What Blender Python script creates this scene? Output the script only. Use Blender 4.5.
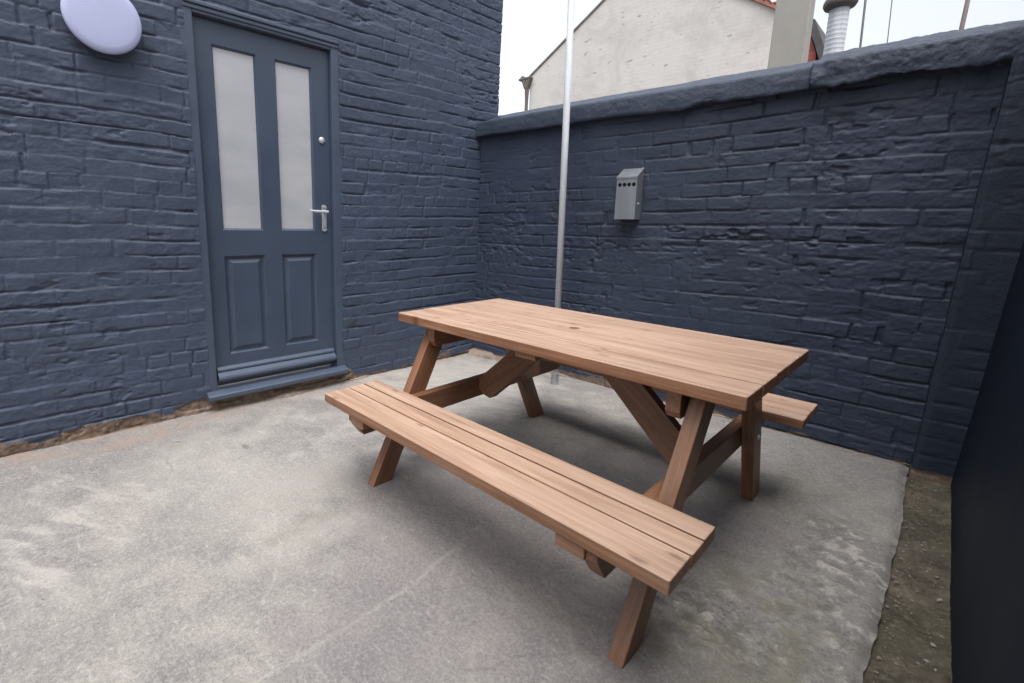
import bpy, bmesh, math, random
import numpy as np
from mathutils import Vector, Matrix

for o in list(bpy.data.objects):
    bpy.data.objects.remove(o)
SC = bpy.context.scene
COL = SC.collection
R = math.radians

# ------------------------------------------------------------------ camera
cam_d = bpy.data.cameras.new('camera')
cam = bpy.data.objects.new('camera', cam_d)
COL.objects.link(cam)
cam_d.sensor_width = 36
cam_d.lens = 472.195 / 1024 * 36
cam_d.shift_x = 59.93 / 1024
cam_d.shift_y = -33.51 / 1024
cam_d.clip_start = .01
cam_d.clip_end = 2000
Fv = Vector((-0.71435346, 0.6774859, -0.17524835))
Rv = Vector((0.68567131, 0.72768447, 0.01817018))
Uv = Vector((-0.13983554, 0.10718283, 0.98435657))
M = Matrix((Rv, Uv, -Fv)).transposed().to_4x4()
M.translation = (2.89662887, -3.04234854, 1.15340725)
cam.matrix_world = M
SC.camera = cam

# ------------------------------------------------------------------ light
SUN_EL, SUN_AZ = R(70), R(140)          # azimuth clockwise from +Y (north)
w = bpy.data.worlds.new('World')
SC.world = w
w.use_nodes = True
nt = w.node_tree
nt.nodes.clear()
sky = nt.nodes.new('ShaderNodeTexSky')
sky.sky_type = 'NISHITA'
sky.sun_disc = False
sky.sun_elevation = SUN_EL
sky.sun_rotation = SUN_AZ
sky.air_density = 1.0
sky.dust_density = 6.0
sky.ozone_density = 1.0
hs = nt.nodes.new('ShaderNodeHueSaturation')     # overcast: cloud takes most of the blue out
hs.inputs['Saturation'].default_value = .28
bg = nt.nodes.new('ShaderNodeBackground')
bg.inputs['Strength'].default_value = .15
wo = nt.nodes.new('ShaderNodeOutputWorld')
nt.links.new(sky.outputs[0], hs.inputs['Color'])
# overcast sky: brighter overhead than at the horizon, brightest towards the north-west
tc = nt.nodes.new('ShaderNodeTexCoord')
def wdot(v, lo, hi, a, b):
    d = nt.nodes.new('ShaderNodeVectorMath'); d.operation = 'DOT_PRODUCT'; d.inputs[1].default_value = v
    nt.links.new(tc.outputs['Generated'], d.inputs[0])
    m = nt.nodes.new('ShaderNodeMapRange'); nt.links.new(d.outputs['Value'], m.inputs[0])
    for i, x in zip((1, 2, 3, 4), (lo, hi, a, b)): m.inputs[i].default_value = x
    return m.outputs[0]
up = wdot((0, 0, 1), 0, 1, .98, 1.28)
side_ = wdot((-.93, .37, 0), -.2, .9, .80, 1.30)
mm = nt.nodes.new('ShaderNodeMath'); mm.operation = 'MULTIPLY'
nt.links.new(up, mm.inputs[0]); nt.links.new(side_, mm.inputs[1])
vs_ = nt.nodes.new('ShaderNodeVectorMath'); vs_.operation = 'SCALE'
nt.links.new(hs.outputs[0], vs_.inputs[0]); nt.links.new(mm.outputs[0], vs_.inputs['Scale'])
nt.links.new(vs_.outputs[0], bg.inputs[0])
nt.links.new(bg.outputs[0], wo.inputs[0])

sd = bpy.data.lights.new('sun', 'SUN')
sd.energy = .5
sd.angle = R(60)
sd.color = (1, .97, .93)
sun = bpy.data.objects.new('sun', sd)
COL.objects.link(sun)
sdir = Vector((math.sin(SUN_AZ) * math.cos(SUN_EL), math.cos(SUN_AZ) * math.cos(SUN_EL), math.sin(SUN_EL)))
sun.rotation_euler = sdir.to_track_quat('Z', 'Y').to_euler()
sun.location = (2, -2, 6)

SC.view_settings.view_transform = 'Standard'
SC.view_settings.look = 'None'
SC.view_settings.gamma = 1
SC.view_settings.use_curve_mapping = False
SC.view_settings.exposure = .98
SC.render.engine = 'CYCLES'

# ------------------------------------------------------------------ helpers
def link(o, parent=None):
    COL.objects.link(o)
    if parent is not None:
        o.parent = parent
    return o

def tag(o, label=None, cat=None, group=None, kind=None):
    if label: o['label'] = label
    if cat: o['category'] = cat
    if group: o['group'] = group
    if kind: o['kind'] = kind
    return o

def empty(name, loc=(0, 0, 0), rot=(0, 0, 0)):
    o = bpy.data.objects.new(name, None)
    o.location = loc
    o.rotation_euler = rot
    o.empty_display_size = .1
    return link(o)

class Noise:
    """value noise on a lattice, vectorised"""
    def __init__(s, seed):
        s.r = np.random.RandomState(seed).rand(256, 256).astype(np.float64)
    def n(s, x, y):
        xi = np.floor(x).astype(int); yi = np.floor(y).astype(int)
        fx = x - xi; fy = y - yi
        fx = fx * fx * fx * (fx * (fx * 6 - 15) + 10); fy = fy * fy * fy * (fy * (fy * 6 - 15) + 10)
        a = s.r[xi % 256, yi % 256]; b = s.r[(xi + 1) % 256, yi % 256]
        c = s.r[xi % 256, (yi + 1) % 256]; d = s.r[(xi + 1) % 256, (yi + 1) % 256]
        return (a * (1 - fx) + b * fx) * (1 - fy) + (c * (1 - fx) + d * fx) * fy * 1.0
    def f(s, x, y, o=4, g=.5):
        """fbm in about -1..1"""
        t = 0; a = 1; k = 0
        for i in range(o):
            t = t + a * (s.n(x * 2 ** i + 17.3 * i, y * 2 ** i + 9.1 * i) * 2 - 1)
            k += a; a *= g
        return t / k * 1.6

def sstep(a, b, x):
    t = np.clip((x - a) / (b - a), 0, 1)
    return t * t * (3 - 2 * t)

def grid_mesh(name, P, mat, parent=None, hole=None, attrs=None, skirt=None, flip=False, open_faces=None, smooth=True):
    """P (nu,nv,3) sheet; skirt = offset vector pushing the border (and the hole's border) back"""
    nu, nv = P.shape[:2]
    idx = np.arange(nu * nv).reshape(nu, nv)
    q = np.stack([idx[:-1, :-1], idx[1:, :-1], idx[1:, 1:], idx[:-1, 1:]], -1)
    keep = np.ones((nu - 1, nv - 1), bool)
    if hole: keep[hole[0]:hole[1], hole[2]:hole[3]] = False
    if open_faces is not None: keep &= open_faces
    q = q[keep]
    V = P.reshape(-1, 3)
    A = {k: a.reshape(-1) for k, a in (attrs or {}).items()}
    if skirt is not None:
        def ring(i0, i1, j0, j1, rev):
            r = [idx[i, j0] for i in range(i0, i1)] + [idx[i1, j] for j in range(j0, j1)] + \
                [idx[i, j1] for i in range(i1, i0, -1)] + [idx[i0, j] for j in range(j1, j0, -1)]
            return np.array(r[::-1] if rev else r)
        rings = [ring(0, nu - 1, 0, nv - 1, True)]
        sk = [np.array(skirt, float)]
        if hole:
            rings.append(ring(hole[0], hole[1], hole[2], hole[3], False)); sk.append(np.array([-.09, 0, 0]))
        for r, s in zip(rings, sk):
            n0 = len(V); n = len(r)
            V = np.vstack([V, V[r], V[r] + s])
            for k in A: A[k] = np.concatenate([A[k], A[k][r], A[k][r]])
            a = n0 + np.arange(n); b = n0 + (np.arange(n) + 1) % n
            q = np.vstack([q, np.stack([a, b, b + n, a + n], -1)])
    if flip: q = q[:, ::-1]
    me = bpy.data.meshes.new(name)
    me.vertices.add(len(V)); me.vertices.foreach_set('co', V.astype(np.float32).ravel())
    me.loops.add(len(q) * 4); me.loops.foreach_set('vertex_index', q.astype(np.int32).ravel())
    me.polygons.add(len(q)); me.polygons.foreach_set('loop_start', (np.arange(len(q)) * 4).astype(np.int32))
    me.polygons.foreach_set('loop_total', np.full(len(q), 4, np.int32))
    me.polygons.foreach_set('use_smooth', np.full(len(q), smooth))
    for k, a in A.items():
        at = me.attributes.new(k, 'FLOAT', 'POINT'); at.data.foreach_set('value', a.astype(np.float32))
    me.update(calc_edges=True); me.validate()
    me.materials.append(mat)
    return link(bpy.data.objects.new(name, me), parent)

def bm_obj(name, bm, mat, parent=None, smooth=False):
    me = bpy.data.meshes.new(name)
    bm.to_mesh(me); bm.free()
    if smooth:
        me.polygons.foreach_set('use_smooth', [True] * len(me.polygons))
    me.materials.append(mat)
    return link(bpy.data.objects.new(name, me), parent)

def box(bm, lo, hi, bev=0, seg=1):
    r = bmesh.ops.create_cube(bm, size=1)
    v = r['verts']
    c = [(a + b) / 2 for a, b in zip(lo, hi)]; s = [b - a for a, b in zip(lo, hi)]
    for x in v: x.co = Vector([c[i] + x.co[i] * s[i] for i in range(3)])
    if bev:
        ed = list({e for x in v for e in x.link_edges})
        bmesh.ops.bevel(bm, geom=ed, offset=bev, segments=seg, affect='EDGES', profile=.5)

def cyl(bm, p0, p1, r0, r1=None, n=24, cap=True):
    p0 = Vector(p0); p1 = Vector(p1); d = p1 - p0
    m = Matrix.Translation((p0 + p1) / 2) @ d.to_track_quat('Z', 'Y').to_matrix().to_4x4()
    bmesh.ops.create_cone(bm, cap_ends=cap, segments=n, radius1=r0, radius2=r1 if r1 is not None else r0, depth=d.length, matrix=m)

def lathe(bm, prof, axis_m, n=32):
    """prof list of (radius, height) round local Z, matrix places it"""
    rings = []
    for r, h in prof:
        if r < 1e-6:
            rings.append([bm.verts.new(axis_m @ Vector((0, 0, h)))])
        else:
            rings.append([bm.verts.new(axis_m @ Vector((r * math.cos(2 * math.pi * k / n), r * math.sin(2 * math.pi * k / n), h))) for k in range(n)])
    for a, b in zip(rings, rings[1:]):
        for k in range(n):
            k2 = (k + 1) % n
            if len(a) == 1 and len(b) == 1: continue
            if len(a) == 1: bm.faces.new((a[0], b[k2], b[k]))
            elif len(b) == 1: bm.faces.new((a[k], a[k2], b[0]))
            else: bm.faces.new((a[k], a[k2], b[k2], b[k]))

def prism(bm, pts, y0, y1):
    """polygon in XZ extruded along Y"""
    a = [bm.verts.new((x, y0, z)) for x, z in pts]; b = [bm.verts.new((x, y1, z)) for x, z in pts]
    bm.faces.new(a); bm.faces.new(b[::-1])
    n = len(pts)
    for i in range(n):
        j = (i + 1) % n
        bm.faces.new((a[j], a[i], b[i], b[j]))
    bmesh.ops.recalc_face_normals(bm, faces=bm.faces)

# ------------------------------------------------------------------ materials
class NT:
    def __init__(s, name):
        s.m = bpy.data.materials.new(name); s.m.use_nodes = True
        s.t = s.m.node_tree; s.p = s.t.nodes['Principled BSDF']
    def new(s, typ, **kw):
        n = s.t.nodes.new(typ)
        for k, v in kw.items(): setattr(n, k, v)
        return n
    def l(s, a, b): s.t.links.new(a, b)
    def coord(s, scale=(1, 1, 1), attr=None):
        if attr:
            a = s.new('ShaderNodeAttribute', attribute_name=attr).outputs['Vector']
        else:
            a = s.new('ShaderNodeTexCoord').outputs['Object']
        mp = s.new('ShaderNodeMapping'); mp.inputs['Scale'].default_value = scale
        s.l(a, mp.inputs[0]); return mp.outputs[0]
    def noise(s, vec, scale, detail=4, rough=.55, dist=0):
        n = s.new('ShaderNodeTexNoise'); s.l(vec, n.inputs['Vector'])
        n.inputs['Scale'].default_value = scale; n.inputs['Detail'].default_value = detail
        n.inputs['Roughness'].default_value = rough; n.inputs['Distortion'].default_value = dist
        return n.outputs['Fac']
    def ramp(s, fac, stops):
        r = s.new('ShaderNodeValToRGB'); s.l(fac, r.inputs[0])
        e = r.color_ramp.elements
        while len(e) < len(stops): e.new(.5)
        for x, (p, c) in zip(e, stops):
            x.position = p; x.color = (c, c, c, 1) if isinstance(c, (int, float)) else (*c, 1)
        return r.outputs[0]
    def mix(s, fac, a, b, mode='MIX'):
        n = s.new('ShaderNodeMix', data_type='RGBA', blend_type=mode)
        for soc, v in ((n.inputs[0], fac), (n.inputs[6], a), (n.inputs[7], b)):
            if isinstance(v, (int, float)): soc.default_value = v
            elif isinstance(v, tuple): soc.default_value = (*v, 1)
            else: s.l(v, soc)
        return n.outputs[2]
    def math(s, op, a, b=0.):
        n = s.new('ShaderNodeMath', operation=op)
        for soc, v in ((n.inputs[0], a), (n.inputs[1], b)):
            if isinstance(v, (int, float)): soc.default_value = v
            else: s.l(v, soc)
        return n.outputs[0]
    def attr(s, name): return s.new('ShaderNodeAttribute', attribute_name=name).outputs['Fac']
    def bump(s, h, dist, strength=1., prev=None):
        b = s.new('ShaderNodeBump'); b.inputs['Distance'].default_value = dist; b.inputs['Strength'].default_value = strength
        s.l(h, b.inputs['Height'])
        if prev is not None: s.l(prev, b.inputs['Normal'])
        return b.outputs[0]
    def done(s, col=None, rough=None, normal=None, metal=None):
        for k, v in (('Base Color', col), ('Roughness', rough), ('Metallic', metal)):
            if v is None: continue
            if isinstance(v, tuple): s.p.inputs[k].default_value = (*v, 1)
            elif isinstance(v, (int, float)): s.p.inputs[k].default_value = v
            else: s.l(v, s.p.inputs[k])
        if normal is not None: s.l(normal, s.p.inputs['Normal'])
        return s.m

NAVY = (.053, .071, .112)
def painted_brick(name, base=NAVY, worn=True, bumpd=.0025):
    t = NT(name); c = t.coord()
    big = t.noise(c, 1.3, 5, .6); mid = t.noise(c, 14, 4, .6); fine = t.noise(c, 120, 5, .75)
    col = t.mix(t.ramp(big, [(.3, 0), (.7, 1)]), tuple(x * .86 for x in base), tuple(x * 1.14 for x in base))
    col = t.mix(t.ramp(mid, [(.35, .0), (.75, .5)]), col, tuple(x * 1.35 for x in base))
    # dusty, slightly purple bloom patches where the paint is thin
    col = t.mix(t.ramp(t.noise(c, 3.1, 6, .65), [(.56, 0), (.75, .35)]), col, tuple(x * k for x, k in zip(base, (1.45, 1.2, 1.1))))
    if bumpd > .001: col = t.mix(t.ramp(t.noise(c, 55, 5, .75), [(.62, 0), (.74, .5)]), col, tuple(min(1, x * 2.1) for x in base))
    if worn:
        d = t.attr('dirt')
        dn = t.noise(c, 30, 4, .6)
        dcol = t.mix(t.ramp(dn, [(.35, 0), (.65, 1)]), (.12, .085, .062), (.25, .185, .145))
        col = t.mix(d, col, dcol)
    rough = t.ramp(mid, [(.3, .42), (.7, .62)])
    n = t.bump(t.noise(c, 38, 5, .7), bumpd * 1.2, .5); n = t.bump(fine, bumpd, .9, n)
    t.p.inputs['Specular IOR Level'].default_value = .38
    return t.done(col, rough, n)

def simple(name, col, rough=.5, metal=0., var=.12, scale=20, bump=.0004, stretch=(1, 1, 1)):
    t = NT(name); c = t.coord(stretch)
    n1 = t.noise(c, scale, 4, .6)
    cc = t.mix(t.ramp(n1, [(.3, 0), (.7, 1)]), tuple(x * (1 - var) for x in col), tuple(min(1, x * (1 + var)) for x in col))
    nb = t.bump(t.noise(c, scale * 4, 3), bump) if bump else None
    return t.done(cc, t.ramp(n1, [(.3, max(.02, rough - .06)), (.7, rough + .06)]), nb, metal)

def wood_mat(name='stained_softwood', top_light=0.):
    t = NT(name)
    c = t.coord((1, 1, 1), 'grain')
    # long grain: rings across, stretched along x
    st = t.coord((.9, 16, 16), 'grain')
    g1 = t.noise(st, 2.2, 5, .6, .6)
    st2 = t.coord((3.0, 95, 95), 'grain')
    g2 = t.noise(st2, 1.6, 3, .6)
    wv = t.new('ShaderNodeTexWave', wave_type='RINGS', rings_direction='X', wave_profile='SAW')
    wc = t.coord((.16, 1, 1), 'grain')
    t.l(wc, wv.inputs['Vector']); wv.inputs['Scale'].default_value = 17; wv.inputs['Distortion'].default_value = 3.5
    wv.inputs['Detail'].default_value = 3; wv.inputs['Detail Scale'].default_value = 1.6
    isl = t.new('ShaderNodeNewGeometry').outputs['Random Per Island']
    base = t.mix(t.ramp(g1, [(.32, 0), (.68, 1)]), (.215, .100, .050), (.40, .215, .125))
    base = t.mix(t.math('MULTIPLY', wv.outputs['Fac'], .45), base, (.165, .076, .042))
    base = t.mix(t.ramp(g2, [(.45, 0), (.75, .45)]), base, (.14, .062, .036))
    # knots
    kc = t.coord((5.5, 14, 3), 'grain')
    vo = t.new('ShaderNodeTexVoronoi', feature='F1', voronoi_dimensions='2D'); kd = t.new('ShaderNodeTexNoise'); t.l(kc, kd.inputs['Vector']); kd.inputs['Scale'].default_value = 2.5; t.l(t.mix(.12, kc, kd.outputs['Color']), vo.inputs['Vector']); vo.inputs['Scale'].default_value = .75
    sk = t.new('ShaderNodeSeparateColor'); t.l(vo.outputs['Color'], sk.inputs[0])
    kn = t.math('MULTIPLY', t.ramp(vo.outputs['Distance'], [(.03, 1), (.055, .6), (.10, 0)]), t.ramp(sk.outputs[0], [(.55, 0), (.60, 1)]))
    base = t.mix(t.math('MULTIPLY', kn, .72), base, (.13, .055, .03))
    tint = t.ramp(isl, [(0, (.70, .66, .64)), (.5, (.96, .93, .91)), (1, (1.16, 1.17, 1.16))])
    base = t.mix(1., base, tint, 'MULTIPLY')
    # weather wear: paler greyish blotches
    blot = t.ramp(t.noise(c, 3.5, 4, .6), [(.5, 0), (.75, .30)])
    base = t.mix(blot, base, (.38, .27, .205))
    if top_light: base = t.mix(t.math('MULTIPLY', t.attr('top_light'), top_light), base, t.mix(t.ramp(g1, [(.3, 0), (.7, 1)]), (.43, .285, .205), (.66, .49, .39)))  # paler board tops: the sky light on them is put into the colour
    base = t.mix(t.math('MULTIPLY', kn, .5), base, (.12, .055, .035))
    chk = t.noise(t.coord((2.2, 150, 150), 'grain'), 1.1, 4, .65)
    base = t.mix(t.ramp(chk, [(.60, 0), (.68, .55)]), base, (.10, .05, .03))
    rough = t.ramp(g1, [(.3, .38), (.7, .52)])
    n = t.bump(g2, .0012, .7); n = t.bump(wv.outputs['Fac'], .0006, .5, n)
    return t.done(base, rough, n)

def concrete_mat():
    t = NT('worn_concrete'); c = t.coord()
    b1 = t.noise(c, .9, 6, .62, .3); b2 = t.noise(c, 5.5, 6, .65); f = t.noise(c, 70, 5, .7); f2 = t.noise(c, 260, 3, .7)
    col = t.mix(t.ramp(b1, [(.35, 0), (.65, 1)]), (.150, .147, .146), (.262, .250, .228))
    col = t.mix(t.ramp(b2, [(.42, 0), (.68, .75)]), col, (.128, .124, .132))
    col = t.mix(t.ramp(f, [(.45, .0), (.72, .65)]), col, (.34, .33, .31))
    col = t.mix(t.ramp(f2, [(.53, 0), (.66, .65)]), col, (.085, .08, .078))
    # trowel streaks
    sc = t.coord((1.2, 5, 1))
    col = t.mix(t.ramp(t.noise(sc, 3.2, 5, .7, 1.2), [(.55, 0), (.7, .22)]), col, (.34, .325, .30))
    col = t.mix(t.attr('purple'), col, (.165, .150, .160))
    col = t.mix(t.attr('moss'), col, (.145, .14, .10))
    col = t.mix(t.attr('cream'), col, (.365, .35, .325))
    col = t.mix(t.attr('rust'), col, (.235, .185, .16))
    col = t.mix(t.attr('scratch'), col, (.40, .38, .35))
    col = t.mix(t.attr('dark_marks'), col, (.075, .07, .065))
    grain = t.ramp(t.noise(c, 110, 6, .8), [(.30, .58), (.46, .95), (.56, 1.04), (.72, 1.38)])
    col = t.mix(1., col, grain, 'MULTIPLY')
    pores = t.new('ShaderNodeTexVoronoi', feature='F1'); t.l(c, pores.inputs['Vector']); pores.inputs['Scale'].default_value = 75
    col = t.mix(t.math('MULTIPLY', t.ramp(pores.outputs['Distance'], [(.10, 1), (.20, 0)]), t.ramp(b2, [(.45, 0), (.6, .6)])), col, (.07, .065, .06))
    dn = t.new('ShaderNodeTexNoise'); t.l(c, dn.inputs['Vector']); dn.inputs['Scale'].default_value = 6; dn.inputs['Detail'].default_value = 6
    ck = t.new('ShaderNodeTexVoronoi', feature='DISTANCE_TO_EDGE'); t.l(t.mix(.10, c, dn.outputs['Color']), ck.inputs['Vector']); ck.inputs['Scale'].default_value = 1.15
    crack = t.ramp(ck.outputs['Distance'], [(.0, 1), (.0035, .5), (.007, 0)])
    crack = t.math('MULTIPLY', crack, t.ramp(t.noise(c, 1.7, 3), [(.54, 0), (.66, .30)]))
    col = t.mix(crack, col, (.075, .07, .065))
    wear = t.ramp(t.noise(t.coord((2, 9, 1)), 4.5, 6, .75, .8), [(.60, 0), (.66, .35), (.72, 0)])
    col = t.mix(wear, col, (.42, .405, .375))
    col = t.mix(1., col, (1.30, 1.285, 1.285), 'MULTIPLY')
    rough = t.ramp(b2, [(.3, .62), (.7, .85)])
    n = t.bump(f, .003, .6); n = t.bump(f2, .0012, .6, n)
    return t.done(col, rough, n)

def dirt_mat():
    t = NT('mossy_dirt'); c = t.coord()
    a = t.noise(c, 9, 6, .7); b = t.noise(c, 60, 5, .7); d = t.noise(c, 3, 5, .6)
    col = t.mix(t.ramp(a, [(.35, 0), (.65, 1)]), (.045, .036, .026), (.17, .145, .105))
    col = t.mix(t.ramp(d, [(.42, 0), (.62, .6)]), col, (.070, .066, .036))
    col = t.mix(t.ramp(b, [(.52, 0), (.66, .7)]), col, (.17, .155, .12))
    n = t.bump(a, .012, .7); n = t.bump(b, .005, .8, n)
    return t.done(col, .9, n)

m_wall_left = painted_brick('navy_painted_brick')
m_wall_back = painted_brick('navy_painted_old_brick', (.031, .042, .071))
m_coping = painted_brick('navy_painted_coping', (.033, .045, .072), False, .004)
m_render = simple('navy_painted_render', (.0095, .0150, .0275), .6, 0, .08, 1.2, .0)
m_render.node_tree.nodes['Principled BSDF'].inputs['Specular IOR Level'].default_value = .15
m_wood = wood_mat()
m_wood_top = wood_mat('softwood_lit_top', .66)
m_pier = painted_brick('navy_pier_shaded', (.021, .030, .052))  # darker copy of the wall paint, the pier's shade put into its colour
m_conc = concrete_mat()
m_dirt = dirt_mat()
m_door = simple('slate_blue_gloss_paint', (.054, .076, .118), .38, 0, .06, 5, .0002)
m_frame = simple('slate_blue_frame_paint', (.064, .087, .132), .40, 0, .08, 6, .0003)
m_metal = simple('brushed_steel', (.30, .32, .36), .36, .6, .10, 30, .0001, (1, 1, .05))
m_galv = simple('galvanised_steel', (.54, .565, .61), .6, .0, .14, 25, .0003, (1, 1, .2))
m_sock = simple('dull_zinc', (.20, .205, .21), .7, 0, .3, 60, .001)
m_chrome = simple('satin_chrome', (.60, .62, .68), .35, .45, .04, 30, 0)
m_dark = simple('black_cap_and_shade', (.012, .012, .014), .8)
m_lamp = simple('lavender_opal_plastic', (.48, .52, .76), .5, 0, .03, 3, 0)
m_lampbase = simple('violet_grey_plastic', (.10, .085, .19), .5)
m_white = None
def glass_mat():
    t = NT('frosted_glass'); c = t.coord((1, 1, 1))
    b = t.noise(t.coord((1, .8, 2.4)), 1.7, 4, .6); f = t.noise(c, 160, 2, .6)
    col = t.mix(t.ramp(b, [(.35, 0), (.65, 1)]), (.41, .43, .465), (.52, .53, .56))
    t.p.inputs['Coat Weight'].default_value = .9; t.p.inputs['Coat Roughness'].default_value = .12
    return t.done(col, .33, t.bump(f, .0006, .5))
m_glass = glass_mat()
def white_brick():
    t = NT('white_painted_brick'); c = t.coord((1, 1, 1))
    # rotate so the brick rows lie on the XZ wall
    sx = t.new('ShaderNodeSeparateXYZ'); t.l(t.new('ShaderNodeTexCoord').outputs['Object'], sx.inputs[0])
    cx = t.new('ShaderNodeCombineXYZ'); t.l(sx.outputs[0], cx.inputs[0]); t.l(sx.outputs[2], cx.inputs[1])
    br = t.new('ShaderNodeTexBrick'); t.l(cx.outputs[0], br.inputs['Vector'])
    br.inputs['Scale'].default_value = 1; br.inputs['Brick Width'].default_value = .23; br.inputs['Row Height'].default_value = .078
    br.inputs['Mortar Size'].default_value = .006; br.inputs['Mortar Smooth'].default_value = .6
    br.inputs['Color1'].default_value = (.62, .605, .585, 1); br.inputs['Color2'].default_value = (.60, .585, .565, 1); br.inputs['Mortar'].default_value = (.55, .535, .515, 1)
    st = t.ramp(t.noise(c, 1.1, 6, .7, .5), [(.45, 0), (.72, .6)])
    col = t.mix(st, br.outputs['Color'], (.36, .34, .33))
    chips = t.ramp(t.noise(t.coord((4, 1, 9)), 1.2, 3, .5), [(.66, 0), (.69, .8)])
    col = t.mix(chips, col, (.28, .24, .22))
    n = t.bump(br.outputs['Fac'], .010, -.9); n = t.bump(t.noise(c, 40, 4), .004, .5, n)
    return t.done(col, .8, n)
m_wbrick = white_brick()
m_red = simple('red_brick', (.34, .09, .075), .8, 0, .3, 12, .003)
m_tile = simple('terracotta_tiles', (.30, .13, .10), .8, 0, .35, 9, .004)
m_verge = simple('weathered_verge', (.17, .14, .125), .85, 0, .35, 7, .004)
m_slate = simple('dark_slate', (.07, .07, .075), .7, 0, .3, 8, .003)
m_chim = simple('grey_cream_render', (.34, .33, .305), .85, 0, .10, 3, .003, (1, 1, .5))
m_gutter = simple('weathered_iron', (.14, .12, .11), .7, .1, .3, 12, .001)
m_cable = simple('dark_cable', (.06, .065, .07), .6)
m_stone = simple('pale_mortar_chip', (.36, .345, .32), .85, 0, .2, 40, .001)
m_ground = simple('bare_ground', (.12, .11, .10), .95, 0, .3, 2, .01)

# ------------------------------------------------------------------ brick relief
def brick_relief(U, V, seed, course=.086, bw=.232, jd=.006, vfac=.6, rough=1., saw=.002, var=.0016, jw=.008):
    """height of an old brick wall under many coats of paint: flat-ish bricks, thin clogged joints, odd cracks and spalls"""
    N = Noise(seed); rs = np.random.RandomState(seed + 5)
    Vw = V + .013 * N.f(U * .8, V * .7, 2) + .0030 * N.f(U * 5, V * 5, 4, .6)
    Uw = U + .006 * N.f(U * 6 + 40, V * 9, 3)
    jit = rs.randn(400) * .005
    row = np.floor(Vw / course).astype(int)
    fv = Vw - row * course - jit[row % 400] * .5
    wid = np.where((np.arange(400) % 3) == 1, bw / 2, bw)[row % 400]
    off = (rs.rand(400) * bw)[row % 400]
    cu = (Uw + off + 20) / wid
    col = np.floor(cu).astype(int)
    fu = (cu - col) * wid + (rs.randn(400, 400) * .006)[row % 400, col % 400]
    du = np.minimum(fu, wid - fu); dv = np.minimum(fv, course - fv)
    jn = .001 + .0035 * (N.f(U * 11, V * 11, 3) * .5 + .5)
    mu = sstep(0, jw, du - jn * .5); mv = sstep(0, jw * 1.1, dv - jn)
    smear_v = np.clip(.55 + 1.9 * N.f(U * 3.2 + 7, V * 8, 4, .6), .15, 1.7)
    smear_u = np.clip(.65 + 1.3 * N.f(U * 3.5 + 70, V * 3.5, 3), .3, 1.6) * vfac
    h = -jd * np.maximum((1 - mv) * smear_v, (1 - mu) * smear_u)
    pr = rs.randn(400, 400) * var
    tl = rs.randn(400, 400) * .018
    k = mu * mv
    h = h + k * (pr[row % 400, col % 400] + tl[row % 400, col % 400] * (fv - course / 2)) + saw * (fv / course - .5)
    h = h + .0035 * N.f(U * 2, V * 2.4, 3)
    h = h + rough * (.0010 * N.f(U * 12, V * 20, 4, .6) + .0006 * N.f(U * 60, V * 70, 3, .6))
    patch = .25 + .75 * sstep(-.1, .7, N.f(U * 1.7 + 13, V * 1.9 + 31, 3))
    h = h + patch * rough * .0022 * N.f(U * 26, V * 44, 4, .6)
    pit = N.f(U * 9 + 33, V * 21 + 5, 3)
    h = h - .009 * rough * patch * sstep(.55, .9, pit)
    cr = np.abs(N.f(U * 3.5 + 11, V * 7 + 90, 4))
    h = h - .0045 * rough * (1 - sstep(0, .028, cr)) * patch * sstep(-.2, .3, N.f(U * 4, V * 4 + 70, 2))
    return h

def axis(*segs):
    """segs (start, end, step) joined"""
    out = []
    for a, b, s in segs:
        n = max(1, int(round((b - a) / s)))
        out += list(np.linspace(a, b, n, endpoint=False))
    return np.array(out + [segs[-1][1]])

NZ = Noise(99)

# ------------------------------------------------------------------ the ground
bm = bmesh.new()
bmesh.ops.create_grid(bm, x_segments=2, y_segments=2, size=400)
for v_ in bm.verts: v_.co.z = -.06
tag(bm_obj('ground', bm, m_ground), kind='structure')

def seg_dist(X, Y, pts):
    d = np.full(X.shape, 9.)
    for (x0, y0), (x1, y1) in zip(pts, pts[1:]):
        dx, dy = x1 - x0, y1 - y0; L = dx * dx + dy * dy
        t = np.clip(((X - x0) * dx + (Y - y0) * dy) / L, 0, 1)
        d = np.minimum(d, np.hypot(X - x0 - t * dx, Y - y0 - t * dy))
    return d

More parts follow.
